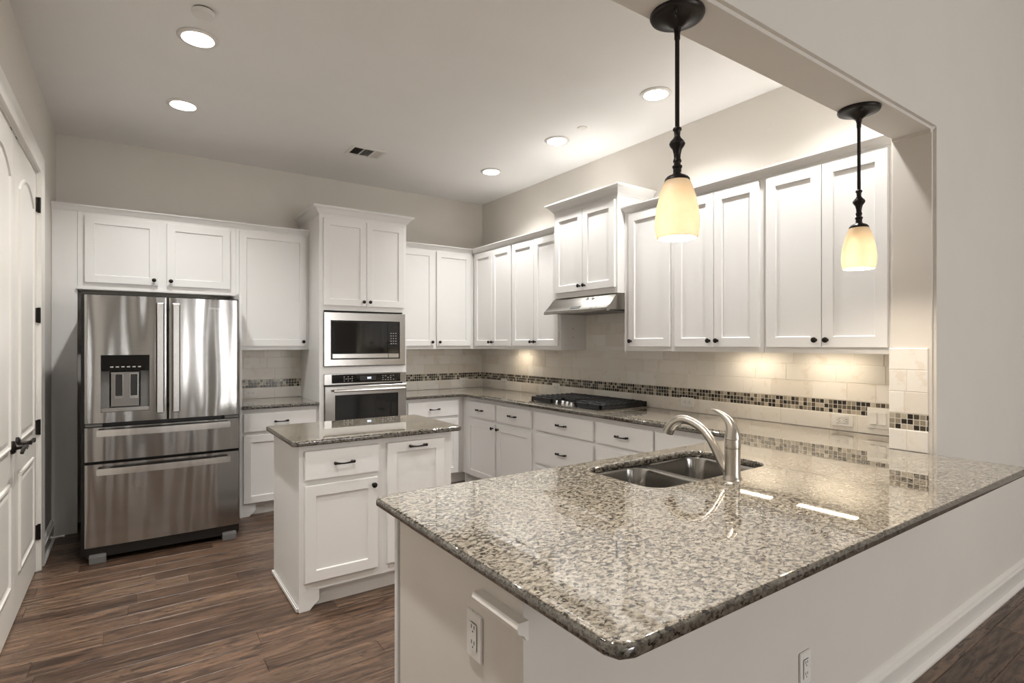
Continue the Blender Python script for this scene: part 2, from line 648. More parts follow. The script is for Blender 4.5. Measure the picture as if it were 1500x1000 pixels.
# baseboards
bprof = [(0, 0), (.028, 0), (.030, .012), (.022, .026), (.018, .03), (.018, .088), (.022, .095), (.022, .105), (.015, .110), (.015, .120), (.011, .128), (.004, .134), (0, .136)]
bprof = [(o, u) for o, u in bprof]
struct(MB().sweep([(XE - .0, YS0, 0), (6.34, YS0, 0)], bprof).build('baseboard_front', 'trim'), 'white stepped baseboard along the half wall')
struct(MB().sweep([(XL, YB - .335, 0), (XL, DY1 + .115, 0)][::-1], bprof).build('baseboard_left', 'trim'), 'white stepped baseboard behind the doors')
# door casing
cas = [(.0, 0), (.0, .020), (.012, .022), (.030, .014), (.070, .016), (.085, .026), (.105, .026), (.105, 0)]
def casing():
    mb = MB()
    inner = [(DY0, 0), (DY0, DZ), (DY1, DZ), (DY1, 0)]
    dirs = [(-1, 0), (-1, 1), (1, 1), (1, 0)]
    vs = []
    for (y, z), (dy, dz) in zip(inner, dirs):
        for o, h in cas:
            vs.append((XL + h, y + dy * o, z + dz * o))
    k = len(cas)
    fs = []
    for i in range(3):
        for q in range(k - 1):
            fs.append((i * k + q, i * k + q + 1, (i + 1) * k + q + 1, (i + 1) * k + q))
    mb.add(vs, fs)
    mb.box(XL - .11, XL + .001, DY0 - .001, DY0 + .012, 0, DZ).box(XL - .11, XL + .001, DY1 - .012, DY1 + .001, 0, DZ).box(XL - .11, XL + .001, DY0, DY1, DZ - .012, DZ + .001)
    return mb.build('trim_2', 'trim')


cs = struct(casing(), 'white casing around the double doors')
for dy in (-.075, .075):
    MB().box(XL - .03, XL - .004, DYM + dy - .02, DYM + dy + .02, DZ - .0165, DZ - .011).build('ball_catch', 'bronze', cs)


def door_leaf(i, y0, y1, hinge_y, lever_y, tip):
    root = bpy.data.objects.new('door_%d' % i, None)
    root.location = (XL, (y0 + y1) / 2, 0)
    COL.objects.link(root)
    struct(root, 'white double door leaf with arched panels, ' + ('hinged beside the refrigerator' if i == 1 else 'farther from the refrigerator'))
    w = (y1 - y0) / 2
    mb = MB().box(-.045, -.006, -w, w, .012, DZ - .016)

    def ring(outline, ins):          # outline in (y,z): raised moulding and panel
        n = len(outline)
        cy = sum(p[0] for p in outline) / n
        cz = sum(p[1] for p in outline) / n
        def inset(d):
            res = []
            for k in range(n):
                p0, p, p1 = Vector(outline[k - 1]), Vector(outline[k]), Vector(outline[(k + 1) % n])
                a = (p - p0).normalized()
                b = (p1 - p).normalized()
                na, nb = Vector((-a.y, a.x)), Vector((-b.y, b.x))
                m = (na + nb) / (1 + na.dot(nb))
                res.append((p.x + m.x * d, p.y + m.y * d))
            return res
        lv = [(0, -.006), (.004, .003), (.014, .005), (.020, -.002), (.030, -.005), (.055, .000)]
        vs, fs = [], []
        for d, h in lv:
            vs += [(h, p[0], p[1]) for p in inset(d)]
        for q in range(len(lv) - 1):
            for k in range(n):
                k2 = (k + 1) % n
                fs.append((q * n + k, q * n + k2, (q + 1) * n + k2, (q + 1) * n + k))
        fs.append(tuple(range((len(lv) - 1) * n, len(lv) * n)))
        mb.add(vs, fs)
    a, b = -w + .135, w - .135
    ring([(a, .22), (b, .22), (b, .74), (a, .74)], 0)
    arch = [(a + (b - a) * t, 2.24 + .10 * math.sin(math.pi * t) ** .8) for t in [1 - k / 14 for k in range(15)]]
    ring([(a, .90), (b, .90)] + arch, 0)
    mb.build('leaf', 'door', root, smooth=False)
    for z in (.245, .90, 1.60, 2.29):
        hb = MB().box(-.006, .004, -.018, .018, -.045, .045).lathe([(.009, -.048), (.009, .048)], (.008, 0, 0), 10)
        hb.build('hinge', 'bronze', root, loc=(0, hinge_y - root.location.y, z))
    ly = lever_y - root.location.y
    h = MB().lathe([(.033, -.006), (.033, .004), (.026, .010), (.014, .014), (.011, .02), (.011, .052), (.014, .056), (.0, .058)], (0, 0, 0), 20, 'x')
    h.tube([(.050, -.010 * tip, 0), (.052, .03 * tip, .003), (.054, .08 * tip, .006), (.052, .115 * tip, .001), (.050, .13 * tip, -.012)], [.010, .009, .008, .009, .008], 10)
    h.build('lever_handle', 'bronze', root, loc=(0, ly, .905))


door_leaf(1, DYM + .003, DY1 - .014, DY1 - .004, DYM + .070, 1)
door_leaf(2, DY0 + .014, DYM - .003, DY0 + .004, DYM - .070, -1)
ds = tag(MB().lathe([(.012, 0), (.012, .006), (.005, .010), (.005, .065), (.009, .067), (.009, .080), (0, .082)], (0, 0, 0), 12, 'x').build('door_stop', 'plastic', loc=(XL + .016, 5.02, .06)),
         'small white spring door stop sticking out of the baseboard', 'door stop')

# ------------------------------------------------------------------ tiled backsplash
def tile_face(mb, o, u, v, n, a0, a1, b0, b1, th, ch):
    """one chamfered tile on plane origin o with axes u,v and normal n"""
    def P(a, b, t):
        return tuple(o[i] + u[i] * a + v[i] * b + n[i] * t for i in range(3))
    vs = [P(a0, b0, 0), P(a1, b0, 0), P(a1, b1, 0), P(a0, b1, 0),
          P(a0, b0, th - ch), P(a1, b0, th - ch), P(a1, b1, th - ch), P(a0, b1, th - ch),
          P(a0 + ch, b0 + ch, th), P(a1 - ch, b0 + ch, th), P(a1 - ch, b1 - ch, th), P(a0 + ch, b1 - ch, th)]
    fs = [(8, 9, 10, 11)] + [(i, (i + 1) % 4, 4 + (i + 1) % 4, 4 + i) for i in range(4)] + [(4 + i, 4 + (i + 1) % 4, 8 + (i + 1) % 4, 8 + i) for i in range(4)]
    mb.add(vs, fs)


def backsplash(name, label, o, u, n, L, top, seed, gaps=((),)):
    r = random.Random(seed)
    v = (0, 0, 1)
    root = bpy.data.objects.new(name, None)
    COL.objects.link(root)
    struct(root, label)
    rows = [(CT, 1.014), (1.0905, 1.194), (1.194, 1.297), (1.297, 1.40)]
    z = 1.40
    while z < top - .02:
        rows.append((z, min(z + .103, top)))
        z += .103
    f, g, m = MB(), MB(), MB()
    for z0, z1 in rows:
        z1 = min(z1, top)
        if z1 - z0 < .012:
            continue
        a = -r.random() * .12 if L > .3 else 0
        while a < L - .004:
            w = r.choice((.10, .15, .155, .20, .21, .26, .30)) if L > .3 else r.choice((.065, .075, .105, .19))
            b = min(a + w, L)
            if L - b < .03:
                b = L
            if b - max(a, 0) > .01:
                tile_face(f, o, u, v, n, max(a, 0) + .0012, b - .0012, z0 + .0012, z1 - .0012, .011, .0018)
            a = b
    tile_face(g, o, u, v, n, 0, L, CT, top, .0088, .0005)
    p = .0252
    k = 0
    while k * p < L - .006:
        for q in range(3):
            a0, a1 = k * p + .0013, min((k + 1) * p - .0013, L)
            tile_face(m, o, u, v, n, a0, a1, 1.0145 + q * p + .0013, 1.0145 + (q + 1) * p - .0013, .010, .0012)
        k += 1
    f.build('field_tile', 'tile', root, smooth=False)
    g.build('grout_bed', 'grout', root, smooth=False)
    m.build('mosaic_band', 'mosaic', root, smooth=False)


backsplash('wall_backsplash_fridge', 'travertine backsplash with mosaic band between refrigerator and ovens', (.66, YB, 0), (1, 0, 0), (0, -1, 0), .70, 1.368, 11)
backsplash('wall_backsplash_corner', 'travertine backsplash with mosaic band between ovens and corner', (2.17, YB, 0), (1, 0, 0), (0, -1, 0), XR - 2.17, 1.368, 12)
backsplash('wall_backsplash_cooktop', 'long travertine backsplash with mosaic band behind the cooktop', (XR, YB - .011, 0), (0, -1, 0), (-1, 0, 0), YB - .011 - YS1, 1.368, 13)
r14 = MB()
r_ = random.Random(14)
for z0, z1 in ((1.368, 1.40), (1.40, 1.503), (1.503, 1.606), (1.606, 1.70)):
    a = 0
    while a < .762:
        b = min(a + r_.choice((.10, .15, .21)), .763)
        if .763 - b < .03:
            b = .763
        tile_face(r14, (XR, 3.750, 0), (0, -1, 0), (0, 0, 1), (-1, 0, 0), a + .0012, b - .0012, z0 + .0012, z1 - .0012, .011, .0018)
        a = b + .00001
tile_face(r14, (XR, 3.750, 0), (0, -1, 0), (0, 0, 1), (-1, 0, 0), 0, .763, 1.368, 1.70, .0088, .0005)
struct(r14.build('wall_backsplash_range', 'tile', smooth=False), 'travertine tiles below the range hood')
backsplash('wall_backsplash_end', 'narrow tiled strip with mosaic band on the wall end', (XS, YS1 - .0, 0), (0, -1, 0), (-1, 0, 0), .158, 1.40, 20)

# ------------------------------------------------------------------ cabinet parts
CACHE = {}


def knob(parent, x, z, y):
    if 'knob' not in CACHE:
        CACHE['knob'] = MB().lathe([(.0085, 0), (.0085, -.003), (.0055, -.006), (.005, -.013), (.0115, -.018), (.0155, -.023), (.0145, -.028), (.009, -.032), (0, -.033)], (0, 0, 0), 20, 'y').mesh('knob')
    return link('knob', CACHE['knob'], 'bronze', parent, (x, y, z))


def pull(parent, x, z, y):
    if 'pull' not in CACHE:
        mb = MB()
        pts, rs = [], []
        for k in range(17):
            t = -1 + 2 * k / 16
            pts.append((.050 * t, -.026 + .004 * t * t, -.004 * (1 - t * t) + .002))
            rs.append(.0042 + .0042 * abs(t) ** 2.5)
        mb.tube(pts, rs, 10)
        for sx in (-1, 1):
            mb.lathe([(.0075, 0), (.006, -.006), (.006, -.026)], (sx * .046, 0, 0), 12, 'y')
            mb.lathe([(0, -.0095), (.007, -.006), (.0095, 0), (.007, .006), (0, .0095)], (sx * .051, -.023, .002), 12, 'x')
        CACHE['pull'] = mb.mesh('pull')
    return link('pull', CACHE['pull'], 'bronze', parent, (x, y, z))


DT = .020    # door thickness


def shaker(parent, x0, x1, z0, z1, yf, name='door', fw=.058):
    """frame-and-panel front standing DT proud of plane yf (front faces -y)"""
    c = .0018
    ys = yf - DT
    rings = [(0, yf), (0, ys + c), (c, ys), (fw - .001, ys), (fw + .003, ys + .009)]
    mb = MB()
    vs, fs = [], []
    for d, y in rings:
        vs += [(x0 + d, y, z0 + d), (x1 - d, y, z0 + d), (x1 - d, y, z1 - d), (x0 + d, y, z1 - d)]
    for q in range(len(rings) - 1):
        for k in range(4):
            k2 = (k + 1) % 4
            fs.append((q * 4 + k, q * 4 + k2, q * 4 + 4 + k2, q * 4 + 4 + k))
    n = len(rings) * 4
    fs += [(n - 4, n - 3, n - 2, n - 1), (3, 2, 1, 0)]
    mb.add(vs, fs)
    return mb.build(name, 'cab', parent, smooth=False)


def slab(parent, x0, x1, z0, z1, yf, name='drawer'):
    return MB().box(x0, x1, yf - DT, yf, z0, z1).build(name, 'cab', parent, bevel=.003)


CROWN = [(-.004, 0), (.006, 0), (.008, .006), (.014, .009), (.020, .016), (.034, .030), (.048, .037), (.052, .040), (.052, .048), (-.004, .048)]


def crown_prof(h, o):
    return [(a / .052 * o if a > 0 else a, b / .048 * h) for a, b in CROWN]


def wall_cab(name, label, x0, x1, D, z0, z1, doors, loc, rot, group='white wall cabinets', holes=False):
    """doors: (x0, x1, knob side) ; local: front plane y=0 facing -y, back at y=D"""
    t = thing(name, label, 'cabinet', loc, rot, group)
    # carcass with recessed underside so the face frame shows as a lip
    D -= .004
    mb = MB().box(x0, x1, 0, .02, z0, z1).box(x0, x0 + .018, .02, D, z0, z1).box(x1 - .018, x1, .02, D, z0, z1).box(x0 + .018, x1 - .018, .02, D, z0 + .022, z1)
    mb.build('body', 'cab', t, smooth=False)
    for d in doors:
        a, b, side = d[:3]
        za, zb = d[3:5] if len(d) > 4 else (1.402, 2.402)
        do = shaker(t, a, b, za, zb, -.001)
        if side:
            knob(do, (b - .028) if side > 0 else (a + .028), za + .04, -.001 - DT)
    return t


# ---- back wall uppers (front faces -Y): loc at Y = YB - .305 ; local x == world x
YU = YB - .305
UZ0, UZ1 = 1.369, 2.4195
G = 'white wall cabinets'
wall_cab('wall_cabinet', 'wide low white cabinet with two doors above the refrigerator', -.330, .742, .305, 1.835, UZ1,
         [(-.288, .178, 1, 1.888, 2.394), (.237, .697, -1, 1.888, 2.394)], (0, YU, 0), 0, G)
# ledge under it
ob = MB().box(-.336, .735, -.022, -.0005, 1.832, 1.852).build('ledge', 'cab', bpy.data.objects['wall_cabinet'], bevel=.004)
wall_cab('wall_cabinet', 'white single-door wall cabinet between the refrigerator cabinet and the oven tower', .743, 1.352, .305, UZ0, UZ1,
         [(.768, 1.326, 1)], (0, YU, 0), 0, G)
wall_cab('wall_cabinet', 'white two-door wall cabinet between the oven tower and the corner', 2.172, 3.121, .305, UZ0, UZ1,
         [(2.20, 2.631, 1), (2.661, 3.075, -1)], (0, YU, 0), 0, G)
fp = tag(MB().box(XL + .001, -.332, YU, YU + .02, 0, UZ1).box(XL + .001, XL + .016, YU - .006, YU, 0, UZ1).build('filler_panel', 'cab', bevel=.002),
         'tall narrow white filler panel between the door wall and the refrigerator', 'panel')
sp = tag(MB().box(.725, .743, YB - .62, YB, 0, 1.834).build('side_panel', 'cab', bevel=.002),
         'white upright panel along the side of the refrigerator facing the ovens', 'panel')

# ---- right wall uppers (front faces -X): local x runs toward -Y
XU = XR - .305
RR = -math.pi / 2


def right_cab(label, ya, yb, doors, name='wall_cabinet', D=.305, z0=UZ0, z1=UZ1, xf=None):
    # ya > yb world; local x = ya - Y
    return wall_cab(name, label, 0, ya - yb, D, z0, z1, [(ya - d[0], ya - d[1]) + tuple(d[2:]) for d in doors], (XR - D if xf is None else xf, ya, 0), RR, G)


right_cab('white two-door wall cabinet in the corner by the back wall', YB - .3065, 4.493, [(5.205, 4.856, 1), (4.852, 4.504, -1)])
c2 = right_cab('white two-door wall cabinet beside the range hood on the corner side', 4.492, 3.7515, [(4.481, 4.127, 1), (4.123, 3.769, -1)])
for dy, zz in ((.14, 1.48), (.14, 1.56)):       # shelf-pin holes in the bare end
    MB().lathe([(.004, 0), (.004, .0015)], (.7412, dy, zz), 10, 'x').build('peg_hole', 'slot', c2)
right_cab('white single-door wall cabinet beside the range hood', 2.986, 2.521, [(2.928, 2.541, -1)])
right_cab('white two-door wall cabinet between the single-door cabinet and the last one', 2.520, 1.853, [(2.499, 2.189, 1), (2.185, 1.876, -1)])
right_cab('white two-door wall cabinet next to the tiled wall end', 1.852, 1.172, [(1.829, 1.511, 1), (1.507, 1.189, -1)])
# hood cabinet: deeper and taller
HD = XR - 3.047
hc = right_cab('short white two-door cabinet directly above the range hood', 3.7505, 2.9875, [(3.722, 3.366, 1, 1.858, 2.528), (3.362, 3.006, -1, 1.858, 2.528)], D=HD, z0=1.813, z1=2.575)
MB().sweep([(0, HD - .006, 2.562), (0, 0, 2.562), (.763, 0, 2.562), (.763, HD - .006, 2.562)],
           crown_prof(.070, .062)).build('crown', 'cab', hc, smooth=False)

# crowns over the cabinet runs
def crown_run(label, path):
    o = MB().sweep(path, crown_prof(.046, .042)).build('crown_molding', 'cab', smooth=False)
    return tag(o, label, 'molding', 'crown moldings on the cabinets')


crown_run('white crown molding above the refrigerator cabinets', [(XL + .001, YU, 2.420), (1.352, YU, 2.420)])
crown_run('white crown molding turning the corner between oven tower and hood cabinet', [(2.172, YU, 2.420), (XU, YU, 2.420), (XU, 3.7515, 2.420)])
crown_run('white crown molding above the cabinets between hood and wall end', [(XU, 2.986, 2.420), (XU, 1.172, 2.420)])

# ---- oven tower
TX0, TX1, YT = 1.3535, 2.1705, YB - .645
t = thing('oven_cabinet', 'tall white cabinet tower housing the microwave and wall oven', 'cabinet', (TX0, YT, 0))
TW = TX1 - TX0
mb = MB()
mb.box(0, TW, 0, .641, 1.720, 2.575).box(0, .018, 0, .641, 0, 1.720).box(TW - .018, TW, 0, .641, 0, 1.720).box(.018, TW - .018, .60, .641, 0, 1.720)
mb.box(.018, .038, 0, .02, .12, 1.72).box(TW - .038, TW - .018, 0, .02, .12, 1.72).box(.038, TW - .038, 0, .58, 1.155, 1.218).box(.038, TW - .038, 0, .58, .40, .43)
mb.box(.018, TW - .018, .06, .08, 0, .1).box(.018, TW - .018, 0, .58, .1, .12)
mb.build('body', 'cab', t, smooth=False)
for a, b, sd in ((1.386, 1.7715, 1), (1.7745, 2.143, -1)):
    d = shaker(t, a - TX0, b - TX0, 1.764, 2.530, -.001)
    knob(d, (b - TX0 - .028) if sd > 0 else (a - TX0 + .028), 1.803, -.021)
dr = slab(t, .035, TW - .035, .135, .385, -.001)
pull(dr, TW / 2, .30, -.021)
MB().sweep([(0, .641, 2.562), (0, 0, 2.562), (TW, 0, 2.562), (TW, .641, 2.562)], crown_prof(.070, .062)).build('crown', 'cab', t, smooth=False)


def ring_frame(mb, x0, x1, z0, z1, hx0, hx1, hz0, hz1, y0, y1):
    mb.box(x0, hx0, y0, y1, z0, z1).box(hx1, x1, y0, y1, z0, z1).box(hx0, hx1, y0, y1, z0, hz0).box(hx0, hx1, y0, y1, hz1, z1)


def rect_ring(mb, o, h, yo, yi, yb):
    """picture-frame solid: outer rect o at depth yo (front), inner hole h sloping back to yi; closes to back plane yb"""
    x0, x1, z0, z1 = o
    a0, a1, b0, b1 = h
    def R(x0, x1, z0, z1, y):
        return [(x0, y, z0), (x1, y, z0), (x1, y, z1), (x0, y, z1)]
    c = .006
    vs = R(x0, x1, z0, z1, yb) + R(x0, x1, z0, z1, yo + c) + R(x0 + c, x1 - c, z0 + c, z1 - c, yo) + R(a0 - c, a1 + c, b0 - c, b1 + c, yo) + R(a0, a1, b0, b1, yi) + R(a0, a1, b0, b1, yb)
    fs = []
    for q in range(5):
        for k in range(4):
            k2 = (k + 1) % 4
            fs.append((q * 4 + k, q * 4 + k2, q * 4 + 4 + k2, q * 4 + 4 + k))
    for k in range(4):
        k2 = (k + 1) % 4
        fs.append((20 + k, 20 + k2, k2, k))
    mb.add(vs, fs)


# ---- microwave
mw = thing('microwave', 'built-in microwave with broad stainless frame above the wall oven', 'microwave', (1.770, YT, 1.222))
W2 = .384
mb = MB()
rect_ring(mb, (-W2, W2, 0, .484), (-.317, .322, .066, .404), -.020, -.012, -.0005)
mb.build('frame', 'steel', mw)
MB().box(-.315, .320, -.010, .40, .068, .402).build('body', 'black', mw)
MB().box(-.310, .205, -.016, -.0102, .115, .398).build('door', 'glassblack', mw, bevel=.001)
cp = MB().box(.208, .317, -.016, -.0102, .115, .398).build('control_panel', 'glassblack', mw, bevel=.001)
mb = MB()
for i in range(3):
    for j in range(5):
        mb.box(.235 + i * .024, .246 + i * .024, -.0166, -.016, .20 + j * .024, .206 + j * .024)
mb.build('button_print', 'print', cp)
MB().box(-.305, .212, -.018, -.0102, .072, .110).build('handle_bar', 'steel', mw, bevel=.002)
MB().box(.215, .317, -.018, -.0102, .072, .110).build('open_button', 'steel', mw, bevel=.002)

# ---- wall oven
ov = thing('wall_oven', 'stainless wall oven with black control panel under the microwave', 'oven', (1.776, YT, .44))
MB().box(-.365, .365, .002, .55, .0, .70).build('body', 'black', ov)
pn = MB().box(-.385, .385, -.022, -.0005, .620, .712).build('control_panel', 'steel', ov, bevel=.003)
pg = MB().box(-.320, .324, -.024, -.022, .632, .708).build('control_glass', 'glassblack', pn)
MB().box(-.065, .085, -.0245, -.024, .650, .692).build('display_window', 'black', pn)
mb = MB()
for i in range(3):
    mb.box(.004 + i * .013, .011 + i * .013, -.0250, -.0245, .664, .680)
mb.build('clock_digits', 'display', pn)
mb = MB()
for i in range(5):
    for j in range(3):
        if (i + j) % 2 == 0 or j == 1:
            mb.box(-.215 + i * .018, -.205 + i * .018, -.0246, -.024, .648 + j * .018, .653 + j * .018)
mb.build('button_print', 'print', pn)
mb = MB()
for i in range(5):
    for j in range(3):
        if (i * j) % 3 != 1:
            mb.box(.145 + i * .026, .157 + i * .026, -.0246, -.024, .648 + j * .018, .653 + j * .018)
mb.build('button_print', 'print', pn)
mb = MB()
rect_ring(mb, (-.385, .385, .01, .606), (-.287, .295, .12, .520), -.030, -.022, -.0005)
dd = mb.build('door', 'steel', ov)
MB().box(-.285, .293, -.020, -.002, .122, .518).build('glass', 'glassblack', dd)
mb = MB().tube([(-.315, -.075, .566), (.350, -.075, .566)], .011, 14)
for x in (-.28, .315):
    mb.tube([(x, -.028, .566), (x, -.072, .566)], .009, 10)
mb.build('handle', 'steelz', dd)

# ------------------------------------------------------------------ base cabinets
BD = .61         # carcass depth
TOP = .8835


def base_cab(name, label, W, fronts, loc, rot, foot=0, toe0=0, D=BD, group='white base cabinets', end_open=False):
    t = thing(name, label, 'cabinet', loc, rot, group)
    D -= .004
    mb = MB()
    mb.box(0, W, 0, .02, .105, TOP).box(0, .018, .02, D, .0, TOP).box(W - .018, W, .02, D, .0, TOP).box(.018, W - .018, .02, D, .105, .123)
    mb.box(.018, W - .018, D - .012, D, .0, TOP)
    mb.build('body', 'cab', t, smooth=False)
    MB().box(.018 if foot else toe0, W, .055, .07, 0, .1045).build('toe_kick', 'cab', t, smooth=False)
    if foot:
        MB().prism([(0, 0), (.055, 0), (.085, .03), (.105, .045), (.105, .1045), (0, .1045)], 0, .0199, 'y').build('bracket_foot', 'cab', t, bevel=.0015)
    for f in fronts:
        k, a, b, z0, z1 = f[:5]
        if k == 'drawer':
            d = slab(t, a, b, z0, z1, -.001)
            pull(d, (a + b) / 2, (z0 + z1) / 2, -.001 - DT)
        elif k == 'blank':
            slab(t, a, b, z0, z1, -.001, 'false_front')
        else:
            d = shaker(t, a, b, z0, z1, -.001)
            if f[5] == 'pull':
                pull(d, (a + b) / 2, z1 - .029, -.001 - DT)
            elif f[5]:
                knob(d, (b - .028) if f[5] > 0 else (a + .028), z1 - .04, -.001 - DT)
    return t


YBC = YB - BD
base_cab('base_cabinet', 'white base cabinet with one drawer and door between refrigerator and oven tower', .608,
         [('drawer', .010, .588, .697, .848), ('door', .010, .588, .112, .668, 1)], (.7445, YBC, 0), 0, foot=1)
base_cab('base_cabinet', 'white base cabinet with one drawer and door between oven tower and corner', 1.24,
         [('drawer', .025, .580, .697, .848), ('door', .025, .580, .112, .668, 0)], (2.172, YBC, 0), 0)
XBC = XR - BD


def right_base(label, ya, yb, fronts, toe0=0):
    return base_cab('base_cabinet', label, ya - yb, [(f[0], ya - f[1], ya - f[2]) + tuple(f[3:]) for f in fronts], (XBC, ya, 0), RR, toe0=toe0)


right_base('white base cabinet with two drawers over two doors next to the corner', 4.952, 3.725,
           [('drawer', 4.832, 4.325, .699, .850), ('drawer', 4.292, 3.754, .699, .850), ('door', 4.832, 4.325, .112, .668, 1), ('door', 4.292, 3.754, .112, .668, -1)], toe0=-.055)
right_base('white base cabinet with three stacked drawers under the cooktop', 3.724, 2.977,
           [('drawer', 3.696, 2.992, .699, .850), ('drawer', 3.696, 2.992, .425, .668), ('drawer', 3.696, 2.992, .125, .395)])
right_base('white base cabinet with drawers between the cooktop cabinet and the peninsula', 2.976, 2.418,
           [('drawer', 2.961, 2.425, .699, .850), ('drawer', 2.961, 2.425, .425, .668), ('drawer', 2.961, 2.425, .125, .395)])
right_base('plain white base cabinet running into the peninsula corner', 2.417, 1.66, [('blank', 2.411, 1.80, .125, .850)])
# peninsula base: open box below the sink
t = thing('base_cabinet', 'white peninsula base cabinet carrying the sink, its corner strip facing the island', 'cabinet', (XE, YH, 0), 0, 'white base cabinets')
PD = 1.664 - YH
PW = XBC - .002 - XE
mb = MB().box(.021, .04, .001, PD - .02, 0, TOP).box(.034, PW, 1.682 - YH, 1.696 - YH, .105, .8815).box(.04, PW, .001, PD - .02, .105, .123).box(PW - .02, PW, .001, PD - .02, .123, TOP).box(.04, PW, PD - .08, PD - .065, 0, .104)
mb.build('body', 'cab', t, smooth=False)
MB().box(-.005, .0205, PD - .0205, PD + .003, 0, TOP).build('corner_strip', 'cab', t, bevel=.002)

# ---- island
IX0, IX1, IY0, IY1 = .727, 1.632, 3.022, 3.645
isl = base_cab('island_cabinet', 'white island cabinet with a drawer, a door and a pull-out front', IX1 - IX0,
               [('drawer', .026, .434, .697, .852), ('door', .026, .426, .155, .668, 1), ('door', .484, .850, .160, .850, 'pull')], (IX0, IY0, 0), 0, foot=1, D=IY1 - IY0, group='island')
MB().box(-.012, 0, -.004, IY1 - IY0 + .004, 0, .03).build('shoe_molding', 'trim', isl, bevel=.006)
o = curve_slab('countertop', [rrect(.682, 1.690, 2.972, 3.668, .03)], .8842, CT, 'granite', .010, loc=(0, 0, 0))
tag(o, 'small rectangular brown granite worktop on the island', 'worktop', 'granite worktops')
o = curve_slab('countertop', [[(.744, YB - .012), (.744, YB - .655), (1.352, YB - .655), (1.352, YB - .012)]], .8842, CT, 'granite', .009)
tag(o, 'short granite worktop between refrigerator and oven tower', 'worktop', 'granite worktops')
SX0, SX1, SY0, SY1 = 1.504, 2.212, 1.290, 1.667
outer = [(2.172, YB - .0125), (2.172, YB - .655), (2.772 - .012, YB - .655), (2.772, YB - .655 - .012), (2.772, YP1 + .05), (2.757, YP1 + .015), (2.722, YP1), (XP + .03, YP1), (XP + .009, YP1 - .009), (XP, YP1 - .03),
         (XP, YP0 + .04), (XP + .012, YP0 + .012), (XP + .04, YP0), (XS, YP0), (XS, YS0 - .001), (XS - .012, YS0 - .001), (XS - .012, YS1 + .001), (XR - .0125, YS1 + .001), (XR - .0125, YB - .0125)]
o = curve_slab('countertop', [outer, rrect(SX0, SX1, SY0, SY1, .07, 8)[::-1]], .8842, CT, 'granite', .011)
tag(o, 'long granite worktop running along the wall and out over the peninsula', 'worktop', 'granite worktops')

# ------------------------------------------------------------------ sink and faucet
sk = thing('sink', 'stainless double-bowl sink set under the peninsula worktop', 'sink', ((SX0 + SX1) / 2, (SY0 + SY1) / 2, .68))
def bowl(x0, x1, y0, y1, nm):
    mb = MB()
    lv = [(0, .884 - .0005, .075), (.003, .874, .075), (.008, .76, .072), (.018, .712, .066), (.045, .692, .05), (.08, .686, .03)]
    vs, fs = [], []
    n = 0
    for d, z, r in lv:
        p = rrect(x0 + d, x1 - d, y0 + d, y1 - d, max(r, .02), 10)
        n = len(p)
        vs += [(a, b, z) for a, b in p]
    for q in range(len(lv) - 1):
        for k in range(n):
            k2 = (k + 1) % n
            fs.append((q * n + k, q * n + k2, (q + 1) * n + k2, (q + 1) * n + k))
    fs.append(tuple(range((len(lv) - 1) * n, len(lv) * n)))
    cx, cy = sk.location.x, sk.location.y
    mb.add([(a - cx, b - cy, c - .68) for a, b, c in vs], fs)
    bo = mb.build(nm, 'sinksteel', sk, angle=1.2)
    MB().lathe([(.042, .0), (.042, .003), (.030, .004), (.022, .001), (0, .001)], ((x0 + x1) / 2 - cx, (y0 + y1) / 2 - cy, .0068), 24).build('drain', 'chrome', bo)


XD = 1.835
bowl(SX0 - .004, XD - .014, SY0 - .004, SY1 + .004, 'bowl')
bowl(XD + .014, SX1 + .004, SY0 - .004, SY1 + .004, 'bowl')
cx, cy = sk.location.x, sk.location.y
o = curve_slab('rim', [rrect(SX0 - .03 - cx, SX1 + .03 - cx, SY0 - .03 - cy, SY1 + .03 - cy, .07), rrect(SX0 - .004 - cx, XD - .014 - cx, SY0 - .004 - cy, SY1 + .004 - cy, .075, 10)[::-1],
                       rrect(XD + .014 - cx, SX1 + .004 - cx, SY0 - .004 - cy, SY1 + .004 - cy, .075, 10)[::-1]], .202, .2039, 'sinksteel', .0004, sk)

fc = thing('faucet', 'brushed nickel faucet with an arched spout reaching over the sink', 'faucet', (1.849, 1.222, CT))
MB().lathe([(.034, 0), (.034, .003), (.031, .008), (.0285, .02), (.0280, .08), (.0282, .116)], (0, 0, 0), 32).build('body', 'nickel', fc)
MB().lathe([(.0288, .1175), (.0292, .121), (.0288, .138), (.0280, .150)], (0, 0, 0), 32).build('collar', 'nickel', fc)
pts = [(0, .012, .020), (0, .040, .048), (0, .066, .092), (0, .094, .135), (0, .130, .170), (0, .175, .192), (0, .220, .199), (0, .258, .187), (0, .285, .163), (0, .300, .138)]
def smooth_path(pts, n=5):
    out = []
    P = [Vector(p) for p in pts]
    for i in range(len(P) - 1):
        p0, p1, p2, p3 = P[max(i - 1, 0)], P[i], P[i + 1], P[min(i + 2, len(P) - 1)]
        for k in range(n):
            t = k / n
            out.append(.5 * ((2 * p1) + (-p0 + p2) * t + (2 * p0 - 5 * p1 + 4 * p2 - p3) * t * t + (-p0 + 3 * p1 - 3 * p2 + p3) * t ** 3))
    out.append(P[-1])
    return out


